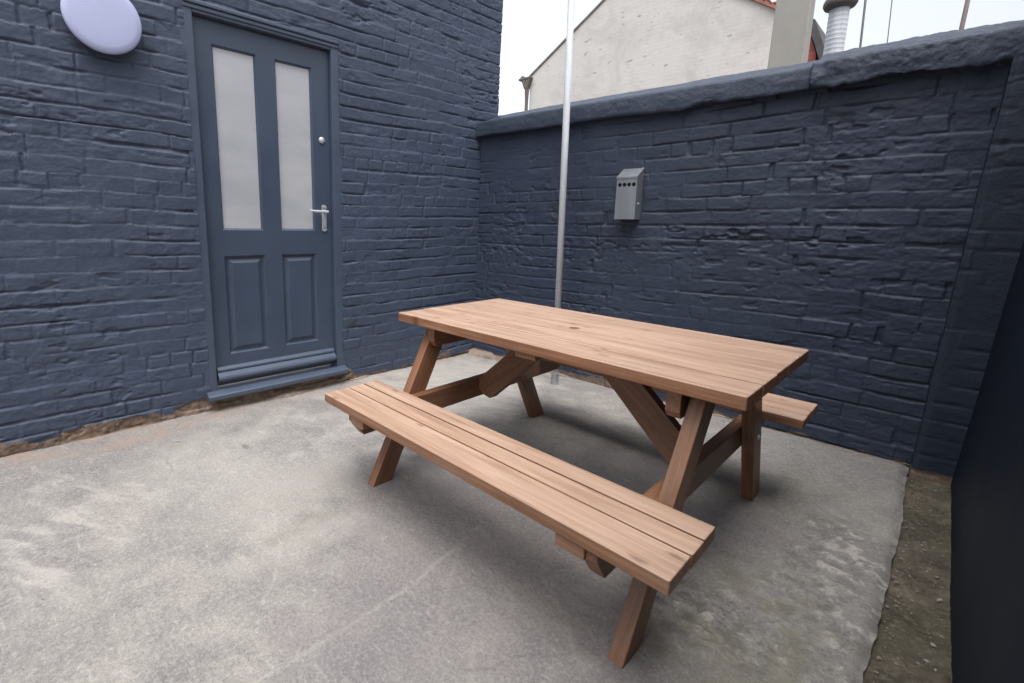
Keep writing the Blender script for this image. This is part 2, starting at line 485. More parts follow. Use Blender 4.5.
def make_slab():
    xs = axis((-.2, 2.60, .0075), (2.60, 2.897, .005)); ys = axis((-6, -3.3, .1), (-3.3, .35, .0075))
    X, Y = np.meshgrid(xs, ys, indexing='ij')
    # broken right edge
    edge = .010 * NZ.f(Y * 1.9, Y * 0 + 3, 3) + .008 * NZ.f(Y * 6, Y * 0 + 61, 3, .6) * .6 + .003 * NZ.f(Y * 17, Y * 0 + 8, 3) 
    t = sstep(2.62, 2.897, X)
    Xw = X + t * edge
    Z = .0045 * NZ.f(X * 1.2, Y * 1.2, 3) + .0016 * NZ.f(X * 9, Y * 9, 4) + .0008 * NZ.f(X * 45, Y * 45, 2)
    Z = Z - .016 * sstep(2.86, 2.897, X) * (.4 + .6 * NZ.n(Y * 9, Y * 0))
    # the rough, broken patch near the bench end
    def blob(x, y, rx, ry, warp=.35):
        q = np.hypot((X - x) / rx, (Y - y) / ry) + warp * NZ.f(X * 7 + 3, Y * 7, 3)
        return 1 - sstep(.55, 1.1, q)
    rp = np.maximum(blob(2.50, -1.60, .26, .16), .7 * blob(2.72, -1.05, .12, .5))
    lump = NZ.f(X * 26, Y * 26, 4, .6)
    Z = Z + rp * (.007 * sstep(.0, .5, lump) - .003)
    sc = np.zeros_like(X)
    NW = (NZ.f(X * 20, Y * 20, 3) * .5 + .5)
    def line(pts, w, a, wob=.012):
        ox = wob * NZ.f(X * 5 + 9, Y * 5, 3)
        a = a * .42; w = w * .7; d = seg_dist(X + ox, Y + wob * NZ.f(X * 5, Y * 5 + 30, 3), pts)
        return a * np.exp(-(d / w) ** 2) * np.clip(.25 + NW * 1.1, 0, 1)
    for pts, w, a in [
        ([(1.114, -2.348), (1.364, -2.439), (1.523, -2.517), (1.591, -2.577)], .006, .75),
        ([(1.833, -2.697), (1.835, -2.578), (1.841, -2.443), (1.832, -2.239), (1.805, -1.971), (1.775, -1.807)], .010, .75),
        ([(1.81, -1.965), (1.895, -2.07), (1.975, -2.17)], .006, .5),
        ([(2.127, -2.188), (2.204, -2.291)], .007, .7),
        ([(1.55, -2.822), (1.483, -2.685), (1.449, -2.598), (1.282, -2.311), (1.237, -2.211)], .006, .4),
        ([(2.189, -1.904), (2.266, -1.959), (2.341, -2.045)], .007, .55),
        ([(1.249, -2.943), (1.293, -2.705), (1.166, -2.441)], .008, .3),
        ([(2.425, -.438), (2.503, -.42), (2.642, -.331)], .008, .4),
        ([(2.672, -.939), (2.647, -1.27), (2.62, -1.644)], .006, .45),
        ([(1.40, -1.95), (1.46, -2.30), (1.40, -2.62)], .005, .35),
        ([(2.02, -2.02), (2.10, -1.90), (2.2, -1.62)], .005, .35),
    ]: sc = np.maximum(sc, line(pts, w, a))
    Z = Z + .0015 * sc
    lspark = np.maximum(sstep(.50, .8, lump) * rp, sstep(.25, .6, lump) * blob(2.80, -.95, .10, .42))
    lspark = np.maximum(lspark, sstep(.3, .7, lump) * blob(2.86, -1.35, .05, .25))
    sc = np.maximum(sc, .75 * lspark)
    cream = np.zeros_like(X)
    strk = np.clip(.35 + 1.1 * NZ.f(X * 6 + Y * 3, Y * 22 - X * 14, 4), 0, 1)
    for pts, w, a in [
        ([(.951, -3.118), (1.096, -3.002), (1.161, -2.851), (1.15, -2.72)], .018, .75),
        ([(.712, -3.165), (.794, -3.033), (.831, -2.906)], .028, .8),
        ([(.544, -3.137), (.588, -2.991), (.682, -2.905)], .03, .75),
        ([(.421, -3.075), (.407, -2.978), (.442, -2.878)], .025, .7),
        ([(.903, -3.066), (.607, -3.067)], .022, .5),
        ([(1.03, -3.14), (1.20, -3.0), (1.26, -2.8)], .02, .45),
    ]: cream = np.maximum(cream, line(pts, w, a, .03) * (.45 + .55 * strk))
    cream = np.maximum(cream, .50 * blob(.72, -3.0, .45, .30) * strk ** 1.3)
    cream = np.maximum(cream, .45 * blob(.9, -2.3, .6, .5) * NZ.n(X * 3 + 4, Y * 3))
    # broad paler cream patch close to the two walls
    cream = np.maximum(cream, .55 * blob(.55, -.75, .8, 1.3) * (.6 + .4 * strk))
    purple = np.maximum.reduce([.40 * blob(1.50, -1.75, .55, .55), .40 * blob(1.9, -2.2, .5, .45), .30 * blob(2.05, -1.75, .42, .32), .35 * blob(2.1, -1.0, .6, .35), .3 * blob(2.4, -2.1, .4, .4)])  # purple-grey staining around the table, with some of its shade painted in
    moss = np.maximum(.55 * blob(2.62, -1.75, .28, .5), .30 * blob(2.55, -.55, .35, .4))
    moss = np.maximum(moss, .25 * blob(1.2, -2.3, .35, .4)) * np.clip(.5 + NZ.f(X * 12, Y * 12, 3), 0, 1)
    rust = (1 - sstep(.03, .17, X + .05 * NZ.f(Y * 3, X * 3, 3))) * sstep(-3.5, -2.6, -Y * 0 - 2.5) * (.35 + .5 * sstep(.2, 1.2, -Y - 1.5))
    rust = np.maximum(rust, .45 * (1 - sstep(-.22, -.10, -(Y - .065 * X) - .16 + .03 * NZ.f(X * 6, Y * 6, 3))) )
    rust = rust * np.clip(.5 + NZ.f(X * 10, Y * 10, 3), .1, 1)
    dark_marks = np.maximum(.6 * sstep(2.872, 2.893, X) * np.clip(.5 + NZ.f(X * 9, Y * 22, 3), 0, 1), .55 * blob(.52, -2.24, .045, .02, .2))  # dark dirt along the right edge, plus one small spot
    dark_marks = np.maximum(dark_marks, .5 * rp * sstep(.15, .45, -lump))  # darker in the low spots of the broken patch
    P = np.stack([Xw, Y, Z], -1)
    o = grid_mesh('concrete_paving', P, m_conc, skirt=(0, 0, -.05), attrs=dict(purple=purple, moss=moss, cream=cream, rust=rust, scratch=sc, dark_marks=dark_marks))
    tag(o, kind='structure')
make_slab()

def make_strip():
    xs = axis((2.84, 3.2, .004)); ys = axis((-6, -2.2, .05), (-2.2, .30, .004))
    X, Y = np.meshgrid(xs, ys, indexing='ij')
    Z = -.022 + .009 * NZ.f(X * 8, Y * 8, 4) + .0055 * NZ.f(X * 34, Y * 34, 4, .65)
    Z = Z - .012 * (1 - sstep(2.885, 2.93, X)) + .010 * sstep(3.0, 3.04, X) + .006 * sstep(.6, .9, NZ.f(X * 50, Y * 50, 2))
    tag(grid_mesh('dirt_strip', np.stack([X, Y, Z], -1), m_dirt, skirt=(0, 0, -.04)), kind='structure')
make_strip()

# ------------------------------------------------------------------ the brick house with the door (left)
HA, HL = -.0364, .0107
house = empty('brick_house', (0, 0, 0), (0, HL, HA))
tag(house, 'navy painted brick house end with the slate blue back door in it', 'house')

def make_house_wall():
    ys = axis((-5.5, -3.4, .15), (-3.4, -2.225, .005), (-2.225, -1.328, .01), (-1.328, .186, .005))
    zs = axis((-.05, .095, .005), (.095, 2.300, .005), (2.300, 3.05, .005), (3.05, 4.6, .12))
    j0, j1 = int(np.argmin(abs(zs - .095))), int(np.argmin(abs(zs - 2.300)))
    i0, i1 = int(np.argmin(abs(ys + 2.225))), int(np.argmin(abs(ys + 1.328)))
    Y, Z = np.meshgrid(ys, zs, indexing='ij')
    h = brick_relief(Y, Z, 11, .080, .225, .0070, .7, .85, .0024, .0013, .0060)
    # wall stands 2 cm proud over the door head
    rel = h
    # lower courses bare where the paint has come off
    n = NZ.f(Y * 2.2, Z * 4, 4); n2 = NZ.f(Y * 9, Z * 14, 3)
    lim = .022 + .05 * np.clip(n, -.6, 1.4) + .03 * n2
    lim = lim + .035 * sstep(.3, .9, -Y - 2.2)
    door_low = (1 - sstep(.45, .60, abs(Y + 1.78)))
    lim = np.maximum(lim, door_low * (.10 + .012 * n2))
    dirt = 1 - sstep(-.008, .014, Z - lim)
    for (cy, cz, ry, rz) in [(-2.62, .035, .085, .03), (-2.26, .06, .17, .032), (-1.55, .05, .3, .02)]:
        q = np.hypot((Y - cy) / ry, (Z - cz) / rz) + .5 * NZ.f(Y * 16, Z * 22, 3)
        k = 1 - sstep(.7, 1.15, q)
        rel = rel - .016 * k * (.6 + .4 * n2); dirt = np.maximum(dirt, k)
    # paint thins out just above the floor
    rel = rel + .004 * dirt * NZ.f(Y * 40, Z * 40, 3)
    P = np.stack([rel, Y, Z], -1)
    grid_mesh('wall', P, m_wall_left, house, hole=(i0, i1, j0, j1), skirt=(-3.2, 0, 0), attrs=dict(dirt=dirt), flip=False)
make_house_wall()

def make_footing():
    """crumbling mortar fillet where the house wall meets the paving"""
    ys = axis((-3.4, .10, .0065)); t = np.linspace(0, 1, 13)
    Y, T = np.meshgrid(ys, t, indexing='ij')
    a = np.clip(.45 + .9 * NZ.f(Y * 1.6, Y * 0 + 50, 3), .0, 1.25)
    a = a * (.55 + .6 * (1 - sstep(.5, 1.3, abs(Y + 1.75)))) + .18 * sstep(-1.5, -.6, Y)
    lumps = np.maximum.reduce([np.exp(-((Y - c_) / w_) ** 2) for c_, w_ in ((-2.62, .08), (-2.26, .16), (-1.75, .12), (-1.2, .1), (-.6, .35))])
    a = a * (.16 + 1.1 * lumps)
    H = .019 * a; D = .032 * a + .006
    ang = T * math.pi / 2
    x = D * np.cos(ang) + .006 * NZ.f(Y * 18, T * 3 + 9, 4) 
    z = H * np.sin(ang) ** .8 + .006 * NZ.f(Y * 18 + 30, T * 3, 4) - .006
    P = np.stack([np.where(T > .98, -.03, x), Y, z], -1)
    t_ = NT('crumbling_mortar'); c = t_.coord()
    n = t_.noise(c, 16, 6, .7)
    col = t_.mix(t_.ramp(n, [(.35, 0), (.65, 1)]), (.19, .145, .115), (.31, .25, .21))
    m = t_.done(col, .92, t_.bump(t_.noise(c, 70, 5, .7), .006, .9))
    grid_mesh('mortar_fillet', P, m, house, flip=True)
make_footing()

# door frame
bm = bmesh.new()
XB = -.12
box(bm, (XB, -2.245, .10), (-.004, -2.182, 2.31), .004, 2)
box(bm, (XB, -1.380, .10), (-.004, -1.308, 2.31), .004, 2)
box(bm, (XB, -2.181, 2.238), (-.005, -1.381, 2.309), .004, 2)
bm_obj('door_frame', bm, m_frame, house)
bm = bmesh.new()
box(bm, (-.05, -2.224, 2.277), (.010, -1.330, 2.298), .005, 2)     # head moulding
box(bm, (-.05, -2.224, 2.254), (.003, -1.330, 2.275), .004, 2)
bm_obj('head_moulding', bm, m_frame, house)
bm = bmesh.new()
a = [(-.10, .125), (.012, .125), (.046, .113), (.053, .105), (.053, .084), (.046, .078), (-.10, .078)]
vs0 = [bm.verts.new((x, -2.248, z)) for x, z in a]; vs1 = [bm.verts.new((x, -1.322, z)) for x, z in a]
bm.faces.new(vs0); bm.faces.new(vs1[::-1])
for i in range(len(a)):
    j = (i + 1) % len(a); bm.faces.new((vs0[j], vs0[i], vs1[i], vs1[j]))
bmesh.ops.recalc_face_normals(bm, faces=bm.faces)
bm_obj('sill', bm, m_frame, house)
bm = bmesh.new(); box(bm, (-.12, -2.25, -.04), (-.03, -1.30, .077))
bm_obj('threshold_brickwork', bm, m_tile, house)

# door: stiles, rails, mullion as one leaf
X0, X1 = -.090, -.040
bm = bmesh.new()
L0, L1, GL0, GL1, GM0, GM1, GR1 = -2.1785, -1.3835, -2.087, -1.846, -1.735, -1.735, -1.500
for lo, hi in [((X0, L0, .14), (X1, GL0, 2.233)), ((X0, GR1, .14), (X1, L1, 2.233)),
               ((X0, GL0, 2.113), (X1, GR1, 2.233)), ((X0, GL0, .938), (X1, GR1, 1.092)),
               ((X0, GL0, .14), (X1, GR1, .330)),
               ((X0, GL1, 1.092), (X1, GM0, 2.113)), ((X0, GL1, .330), (X1, GM0, .938))]:
    box(bm, lo, hi)
door = bm_obj('door', bm, m_door, house)
def ring_slope(bm, y0, y1, z0, z1, xo, xi, w_):
    """sloping bead round an opening: outer edge at xo, inner edge at xi"""
    o = [bm.verts.new((xo, y, z)) for y, z in ((y0, z0), (y1, z0), (y1, z1), (y0, z1))]
    i = [bm.verts.new((xi, y, z)) for y, z in ((y0 + w_, z0 + w_), (y1 - w_, z0 + w_), (y1 - w_, z1 - w_), (y0 + w_, z1 - w_))]
    for k in range(4):
        bm.faces.new((o[k], o[(k + 1) % 4], i[(k + 1) % 4], i[k]))
    return i
for (a, b) in ((GL0, GL1), (GM0, GR1)):
    bm = bmesh.new()
    ring_slope(bm, a, b, 1.092, 2.113, X1 - .002, X1 - .016, .011)
    bm_obj('glazing_bead', bm, m_door, door)
    bm = bmesh.new(); box(bm, (X0 + .012, a + .004, 1.098), (X1 - .017, b - .004, 2.107))
    bm_obj('glass_pane', bm, m_glass, door)
    bm = bmesh.new()      # raised and fielded panel
    i = ring_slope(bm, a, b, .330, .938, X1 - .002, X1 - .016, .010)
    y0, y1, z0, z1 = a + .010, b - .010, .340, .928
    i2 = ring_slope(bm, y0 + .012, y1 - .012, z0 + .012, z1 - .012, X1 - .0165, X1 - .004, .022)
    bm.faces.new(i2)
    f0 = [bm.verts.new((X1 - .0165, y, z)) for y, z in ((y0 - .002, z0 - .002), (y1 + .002, z0 - .002), (y1 + .002, z1 + .002), (y0 - .002, z1 + .002))]
    bm.faces.new(f0)
    bmesh.ops.recalc_face_normals(bm, faces=bm.faces)
    for f in bm.faces:
        if f.normal.x < 0: f.normal_flip()
    bm_obj('raised_panel', bm, m_door, door)
bm = bmesh.new()
a = [(X1 - .01, .262), (X1 + .012, .258), (X1 + .024, .245), (X1 + .026, .236), (X1 + .022, .229), (X1 + .050, .208), (X1 + .056, .196), (X1 + .052, .181), (X1 + .040, .178), (X1 - .01, .178)]
vs0 = [bm.verts.new((x, -2.173, z)) for x, z in a]; vs1 = [bm.verts.new((x, -1.392, z)) for x, z in a]
bm.faces.new(vs0); bm.faces.new(vs1[::-1])
for i in range(len(a)):
    j = (i + 1) % len(a); bm.faces.new((vs0[j], vs0[i], vs1[i], vs1[j]))
bmesh.ops.recalc_face_normals(bm, faces=bm.faces)
bm_obj('weather_bar', bm, m_frame, door)
MX = Matrix.Rotation(R(90), 4, 'Y')        # local Z -> +X
bm = bmesh.new()
lathe(bm, [(.021, 0), (.021, .006), (.018, .010), (.011, .011), (.010, .013), (.004, .0135), (.0035, .008), (0, .008)], Matrix.Translation((X1, -1.441, 1.680)) @ MX)
bmesh.ops.recalc_face_normals(bm, faces=bm.faces)
bm_obj('lock_cylinder', bm, m_chrome, door, True)
bm = bmesh.new()
box(bm, (X1 - .002, -1.453, 1.10), (X1 + .008, -1.421, 1.250), .004, 2)
cyl(bm, (X1, -1.437, 1.248), (X1 + .008, -1.437, 1.248), .016)
cyl(bm, (X1, -1.437, 1.102), (X1 + .008, -1.437, 1.102), .016)
cyl(bm, (X1, -1.437, 1.218), (X1 + .045, -1.437, 1.218), .009, .008)
cyl(bm, (X1 + .042, -1.428, 1.218), (X1 + .046, -1.50, 1.219), .009, .0085)
cyl(bm, (X1 + .046, -1.50, 1.219), (X1 + .040, -1.552, 1.222), .0085, .007)
bmesh.ops.create_uvsphere(bm, u_segments=12, v_segments=8, radius=.0085, matrix=Matrix.Translation((X1 + .046, -1.50, 1.219)))
bm_obj('door_handle', bm, m_chrome, door)

# bulkhead lamp
lamp = empty('wall_lamp', (0, 0, 0), (0, HL, HA))
lamp.location = Matrix.Rotation(HA, 3, 'Z') @ Matrix.Rotation(HL, 3, 'Y') @ Vector((0, -2.584, 2.080))
tag(lamp, 'round pale lavender bulkhead lamp on the navy wall left of the door', 'lamp')
bm = bmesh.new()
lathe(bm, [(0, -.005), (.118, -.005), (.118, .034), (.150, .036), (.1545, .040), (.1555, .050), (.148, .052), (0, .052)], MX, 64)
bmesh.ops.recalc_face_normals(bm, faces=bm.faces)
bm_obj('base', bm, m_lampbase, lamp, True)
bm = bmesh.new()
lathe(bm, [(.1535, .0525), (.1550, .058), (.1535, .065), (.147, .071), (.125, .0745), (.08, .0765), (.04, .0772), (0, .0775)], MX, 64)
bmesh.ops.recalc_face_normals(bm, faces=bm.faces)
bm_obj('diffuser', bm, m_lamp, lamp, True)

# ------------------------------------------------------------------ yard wall at the back
yard = empty('yard_wall', (0, -.02, 0), (0, 0, math.atan(.065)))
tag(yard, 'low navy painted old brick wall with rough coping across the back of the yard', 'wall')
def make_yard_wall():
    xs = axis((-.06, 3.06, .005), (3.06, 3.6, .03)); zs = axis((-.05, 1.90, .005))
    X, Z = np.meshgrid(xs, zs, indexing='ij')
    right = sstep(1.2, 2.6, X)
    h = brick_relief(X + 50, Z, 23, .084, .225, .0062, 1.1, .8, .0010, .0014, .0055)
    h2 = brick_relief(X + 50, Z, 23, .084, .225, .0085, 1.05, 1.5, .001, .0022, .0055)
    rel = h * (1 - right) + h2 * right + .012 * NZ.f(X * .8, Z * .8 + 5, 2)
    # smeared render patch high on the right, as in an old repair
    k = sstep(.1, .6, NZ.f(X * 1.1 + 3, Z * 1.7, 3)) * .5
    rel = rel * (1 - k) + k * .3 * NZ.f(X * 4, Z * 4, 3) * .01
    n = NZ.f(X * 3.2, Z * 5 + 40, 4)
    lim = .015 + .022 * n + .03 * (1 - sstep(1.1, 1.5, X)) + .012 * NZ.f(X * 14, Z * 14, 3)
    dirt = 1 - sstep(-.006, .014, Z - lim)
    fl = (sstep(.90, 1.05, NZ.f(X * 30, Z * 30 + 7, 2))) * .7        # tiny chips in the paint
    P = np.stack([X, -rel, Z], -1)
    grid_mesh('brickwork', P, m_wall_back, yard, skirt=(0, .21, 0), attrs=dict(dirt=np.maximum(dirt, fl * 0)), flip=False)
make_yard_wall()

def make_coping(name, x0, x1, y_front, zb, zf, zt, y_back, amp, seed, lip=False):
    N = Noise(seed)
    prof = [(y_back, zb + .02), (.05, zb + .015), (y_front + .035, zb + .006), (y_front + .006, zb), (y_front, zb + .014), (y_front - .002, (zb + zf) / 2), (y_front + .002, zf - .014),
            (y_front + .010, zf), (y_front + .06, zf + .008), (.08, (zf + zt) / 2 - .02), (y_back - .05, zt - .010), (y_back - .012, zt), (y_back, zt - .015), (y_back + .002, zb + .05)]
    prof = np.array(prof); seg = np.hypot(*np.diff(prof, axis=0).T); s = np.concatenate([[0], np.cumsum(seg)])
    S = np.arange(0, s[-1], .0065); py = np.interp(S, s, prof[:, 0]); pz = np.interp(S, s, prof[:, 1])
    ty, tz = np.gradient(py), np.gradient(pz); ln = np.hypot(ty, tz); ny, nz = tz / ln, -ty / ln
    for _ in range(3):
        ny = np.convolve(np.pad(ny, 1, 'edge'), [.25, .5, .25], 'valid'); nz = np.convolve(np.pad(nz, 1, 'edge'), [.25, .5, .25], 'valid')
    xs = axis((x0, x1, .0065)); X, SS = np.meshgrid(xs, S, indexing='ij')
    d = amp * (.9 * N.f(X * 2.2, SS * 3, 3) + .55 * N.f(X * 11, SS * 14, 4, .6) + .18 * N.f(X * 60, SS * 60, 2))
    sag = amp * .9 * N.f(X * 1.1 + 20, X * 0, 2)
    low = 1 - sstep(.0, .05, np.abs(SS - s[3]) )       # ragged drip edge
    Y = py[None, :] - ny[None, :] * -d * 1.0
    Zz = pz[None, :] + nz[None, :] * d + sag - low * (amp + .004 + .010 * sstep(1.3, 1.8, X)) * np.clip(N.f(X * 5 + 60, X * 0 + 3, 4, .6), -.8, 1)
    P = np.stack([X, Y, Zz], -1)
    o = grid_mesh(name, P, m_coping, yard, flip=False)
    # end caps: fan
    me = o.data; bm_ = bmesh.new(); bm_.from_mesh(me); bm_.edges.ensure_lookup_table()
    bd = [e for e in bm_.edges if e.is_boundary]
    for xe in (x0, x1):
        es = [e for e in bd if all(abs(v.co.x - xe) < 1e-4 for v in e.verts)]
        vs = {v for e in es for v in e.verts}
        c = bm_.verts.new((xe, sum(v.co.y for v in vs) / len(vs), sum(v.co.z for v in vs) / len(vs)))
        for e in es: bm_.faces.new((e.verts[0], e.verts[1], c))
    bmesh.ops.recalc_face_normals(bm_, faces=bm_.faces)
    bm_.to_mesh(me); bm_.free()
    return o
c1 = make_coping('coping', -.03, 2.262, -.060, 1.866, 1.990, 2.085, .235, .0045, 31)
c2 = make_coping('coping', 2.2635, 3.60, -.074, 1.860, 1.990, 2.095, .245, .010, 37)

def make_pier():
    xs = axis((2.895, 3.45, .0065)); zs = axis((-.05, 1.88, .0065))
    X, Z = np.meshgrid(xs, zs, indexing='ij')
    h = .6 * brick_relief(X + 80, Z, 41, .09, .232, .006, .3, .8, .0, .002)
    lean = .030 * Z
    P = np.stack([X + lean + .004 * NZ.f(Z * 4, X * 0, 3), -.088 - h + .012 * (1 - sstep(2.895, 2.915, X)) - .006 * NZ.f(X * 3, Z * 2, 2), Z], -1)
    n = NZ.f(X * 6, Z * 8 + 2, 3)
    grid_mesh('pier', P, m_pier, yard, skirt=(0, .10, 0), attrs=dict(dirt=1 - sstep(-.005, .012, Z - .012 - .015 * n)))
make_pier()
# low rubble lip along the foot of the yard wall
def make_lip():
    xs = axis((.0, 2.9, .0065)); t = np.linspace(0, 1, 11)
    X, T = np.meshgrid(xs, t, indexing='ij')
    a = np.clip(.25 + .9 * NZ.f(X * 2.6, X * 0 + 77, 3), .0, 1.) * (1 - .6 * sstep(1.2, 1.7, X)) + .35 * (1 - sstep(.9, 1.3, X))
    y = -(.055 * a + .004) * np.cos(T * math.pi / 2) - .006 * NZ.f(X * 20, T * 3, 4)
    z = (.034 * a) * np.sin(T * math.pi / 2) + .005 * NZ.f(X * 20 + 9, T * 3, 4) - .005
    grid_mesh('mortar_fillet', np.stack([X, np.where(T > .98, .03, y), z], -1), bpy.data.materials['crumbling_mortar'], yard, flip=False)
make_lip()

# ------------------------------------------------------------------ side wall on the right, close to the camera
side = empty('side_wall', (3.036, .12, 0), (0, R(2.6), R(.5)))
tag(side, 'tall smooth rendered dark navy wall along the right edge of the yard', 'wall')
def make_side():
    ys = axis((-6.0, -3.0, .08), (-3.0, .25, .012)); zs = axis((-.06, 2.6, .012))
    Y, Z = np.meshgrid(ys, zs, indexing='ij')
    d = .0030 * NZ.f(Y * 1.1, Z * 1.1, 2)
    P = np.stack([-d, Y, Z], -1)
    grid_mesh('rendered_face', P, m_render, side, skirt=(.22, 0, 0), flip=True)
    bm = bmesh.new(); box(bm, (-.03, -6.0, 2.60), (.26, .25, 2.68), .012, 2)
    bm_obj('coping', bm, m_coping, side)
make_side()

# ------------------------------------------------------------------ galvanised pole
pole = empty('metal_pole', (1.000, -.185, 0), (0, R(-.95), 0))
tag(pole, 'slim galvanised steel pole standing on the paving behind the picnic table', 'pole')
bm = bmesh.new(); cyl(bm, (0, 0, 0), (0, 0, 3.3), .0225, n=32)
bm_obj('tube', bm, m_galv, pole, True)
bm = bmesh.new(); lathe(bm, [(.0228, .095), (.0250, .093), (.0256, .08), (.0256, .004), (.028, .002), (.028, -.006), (0, -.006)], Matrix.Identity(4), 32)
bmesh.ops.recalc_face_normals(bm, faces=bm.faces)
bm_obj('socket', bm, m_sock, pole, True)
bm = bmesh.new(); lathe(bm, [(.024, 3.285), (.024, 3.303), (.012, 3.312), (0, 3.314)], Matrix.Identity(4), 32)
bm_obj('end_cap', bm, m_dark, pole, True)

# ------------------------------------------------------------------ cigarette bin
bin_ = empty('cigarette_bin', (1.3545, .060, 1.205), (0, 0, math.atan(.065)))
tag(bin_, 'small stainless steel cigarette bin with four round holes, mounted on the back wall', 'ash bin')
W2, D = .068, .092
bm = bmesh.new()
pr = [(0.012, .0), (-D + .006, .0), (-D + .006, .262), (-D + .006, .268), (.012, .332)]
a = [bm.verts.new((-W2, y, z)) for y, z in pr]; b = [bm.verts.new((W2, y, z)) for y, z in pr]
bm.faces.new(a[::-1]); bm.faces.new(b)
for i in range(len(pr)):
    j = (i + 1) % len(pr)
    if i == 1: continue
    bm.faces.new((a[i], a[j], b[j], b[i]))
bmesh.ops.recalc_face_normals(bm, faces=bm.faces)
bm_obj('body', bm, m_metal, bin_)
# front panel with four real holes
bm = bmesh.new()
ed = []
def loop(pts):
    vs = [bm.verts.new(p) for p in pts]
    for i in range(len(vs)): ed.append(bm.edges.new((vs[i], vs[(i + 1) % len(vs)])))
yf = -D
loop([(-W2, yf, 0), (W2, yf, 0), (W2, yf, .266), (-W2, yf, .266)])
HX = (-.0465, -.0155, .0155, .0465)
for hx in HX:
    loop([(hx + .013 * math.cos(k * math.pi / 10), yf, .222 + .013 * math.sin(k * math.pi / 10)) for k in range(20)])
bmesh.ops.triangle_fill(bm, use_beauty=True, edges=ed)
bad = [f for f in bm.faces if any(math.hypot(f.calc_center_median().x - hx, f.calc_center_median().z - .222) < .0125 for hx in HX)]
bmesh.ops.delete(bm, geom=bad, context='FACES_ONLY')
r = bmesh.ops.extrude_face_region(bm, geom=list(bm.faces))
for e in r['geom']:
    if isinstance(e, bmesh.types.BMVert): e.co.y += .004
bmesh.ops.recalc_face_normals(bm, faces=bm.faces)
bm_obj('front_panel', bm, m_metal, bin_)
bm = bmesh.new(); box(bm, (-W2 + .004, -D + .012, .19), (W2 - .004, -D + .016, .255))
bm_obj('shade_sheet', bm, m_dark, bin_)  # thin black sheet behind the holes, stands in for the shade inside
bm = bmesh.new()
pr = [(.010, .3365), (-D - .004, .2725), (-D - .004, .262), (-D - .0015, .262), (-D - .0015, .2695), (.010, .333)]
a = [bm.verts.new((-W2 - .002, y, z)) for y, z in pr]; b = [bm.verts.new((W2 + .002, y, z)) for y, z in pr]
bm.faces.new(a); bm.faces.new(b[::-1])
for i in range(len(pr)):
    j = (i + 1) % len(pr); bm.faces.new((a[j], a[i], b[i], b[j]))
bmesh.ops.recalc_face_normals(bm, faces=bm.faces)
bm_obj('sloping_lid', bm, m_metal, bin_)
bm = bmesh.new(); cyl(bm, (W2 - .001, -.045, .10), (W2 + .004, -.045, .10), .007)
bm_obj('key_lock', bm, m_chrome, bin_)

# ------------------------------------------------------------------ picnic table
random.seed(4)
TX, TY = 1.8465, -1.3363
TH = .732
table = empty('picnic_table', (TX, TY, 0))
tag(table, 'reddish brown stained wooden picnic table with two attached benches', 'picnic table')

def board(bm, L, W_, T, mat4, bev=.0035, hole=None, shape=None, top_light=False):
    """plank L x W x T centred at origin, long axis X; grain attribute holds its own wood coordinates"""
    b = bmesh.new()
    if shape or hole:
        ed_ = []
        def lp(pts):
            vs = [b.verts.new((p[0], p[1], -T / 2)) for p in pts]
            for i in range(len(vs)): ed_.append(b.edges.new((vs[i], vs[(i + 1) % len(vs)])))
        lp(shape or [(-L / 2, -W_ / 2), (L / 2, -W_ / 2), (L / 2, W_ / 2), (-L / 2, W_ / 2)])
        if hole:
            lp([(hole[0] + hole[2] * math.cos(k * math.pi / 12), hole[1] + hole[2] * math.sin(k * math.pi / 12)) for k in range(24)])
        bmesh.ops.triangle_fill(b, use_beauty=True, edges=ed_)
        if hole:
            bad_ = [f for f in b.faces if math.hypot(f.calc_center_median().x - hole[0], f.calc_center_median().y - hole[1]) < hole[2] * .98]
            bmesh.ops.delete(b, geom=bad_, context='FACES_ONLY')
        if shape and not hole:
            bmesh.ops.dissolve_faces(b, faces=list(b.faces))
        r_ = bmesh.ops.extrude_face_region(b, geom=list(b.faces))
        for e in r_['geom']:
            if isinstance(e, bmesh.types.BMVert): e.co.z += T
        bmesh.ops.recalc_face_normals(b, faces=b.faces)
        sharp = [e for e in b.edges if len(e.link_faces) == 2 and e.calc_face_angle(0) > .6 and not (hole and len(b.verts) and all(math.hypot(v.co.x - hole[0], v.co.y - hole[1]) < hole[2] * 1.02 for v in e.verts))]
        if bev: bmesh.ops.bevel(b, geom=sharp, offset=bev, segments=2, affect='EDGES', profile=.5)
    else:
        box(b, (-L / 2, -W_ / 2, -T / 2), (L / 2, W_ / 2, T / 2), bev, 2)
    off = Vector((random.uniform(-40, 40), random.uniform(-.05, .05), random.uniform(.03, .12) * random.choice((-1, 1))))
    ly = b.verts.layers.float_vector.new('grain')
    lf = b.verts.layers.float.new('top_light')
    for v in b.verts:
        v[ly] = v.co + off
        v[lf] = 1. if top_light and v.co.z > T / 2 - bev * .35 else 0.  # marks upper faces that get the painted sky light
    b.transform(mat4)
    tmp = bpy.data.meshes.new('tmp'); b.to_mesh(tmp); b.free()
    bm.from_mesh(tmp)
    bpy.data.meshes.remove(tmp)

def T_(x, y, z): return Matrix.Translation((x, y, z))
def jig(a=.0012): return T_(random.uniform(-a, a), 0, random.uniform(-a, a)) @ Matrix.Rotation(random.uniform(-.002, .002), 4, 'X')

L, TWid, TT = 1.478, .730, .040
bm = bmesh.new()
n = 5; pw = TWid / n
for k in range(n):
    y = -TWid / 2 + pw * (k + .5)
    board(bm, L, pw - .0036, TT, T_(0, y, TH - TT / 2) @ jig(.0009), .0036, hole=(0, 0, .021) if k == 2 else None, top_light=True)
bm_obj('table_top', bm, m_wood_top, table)

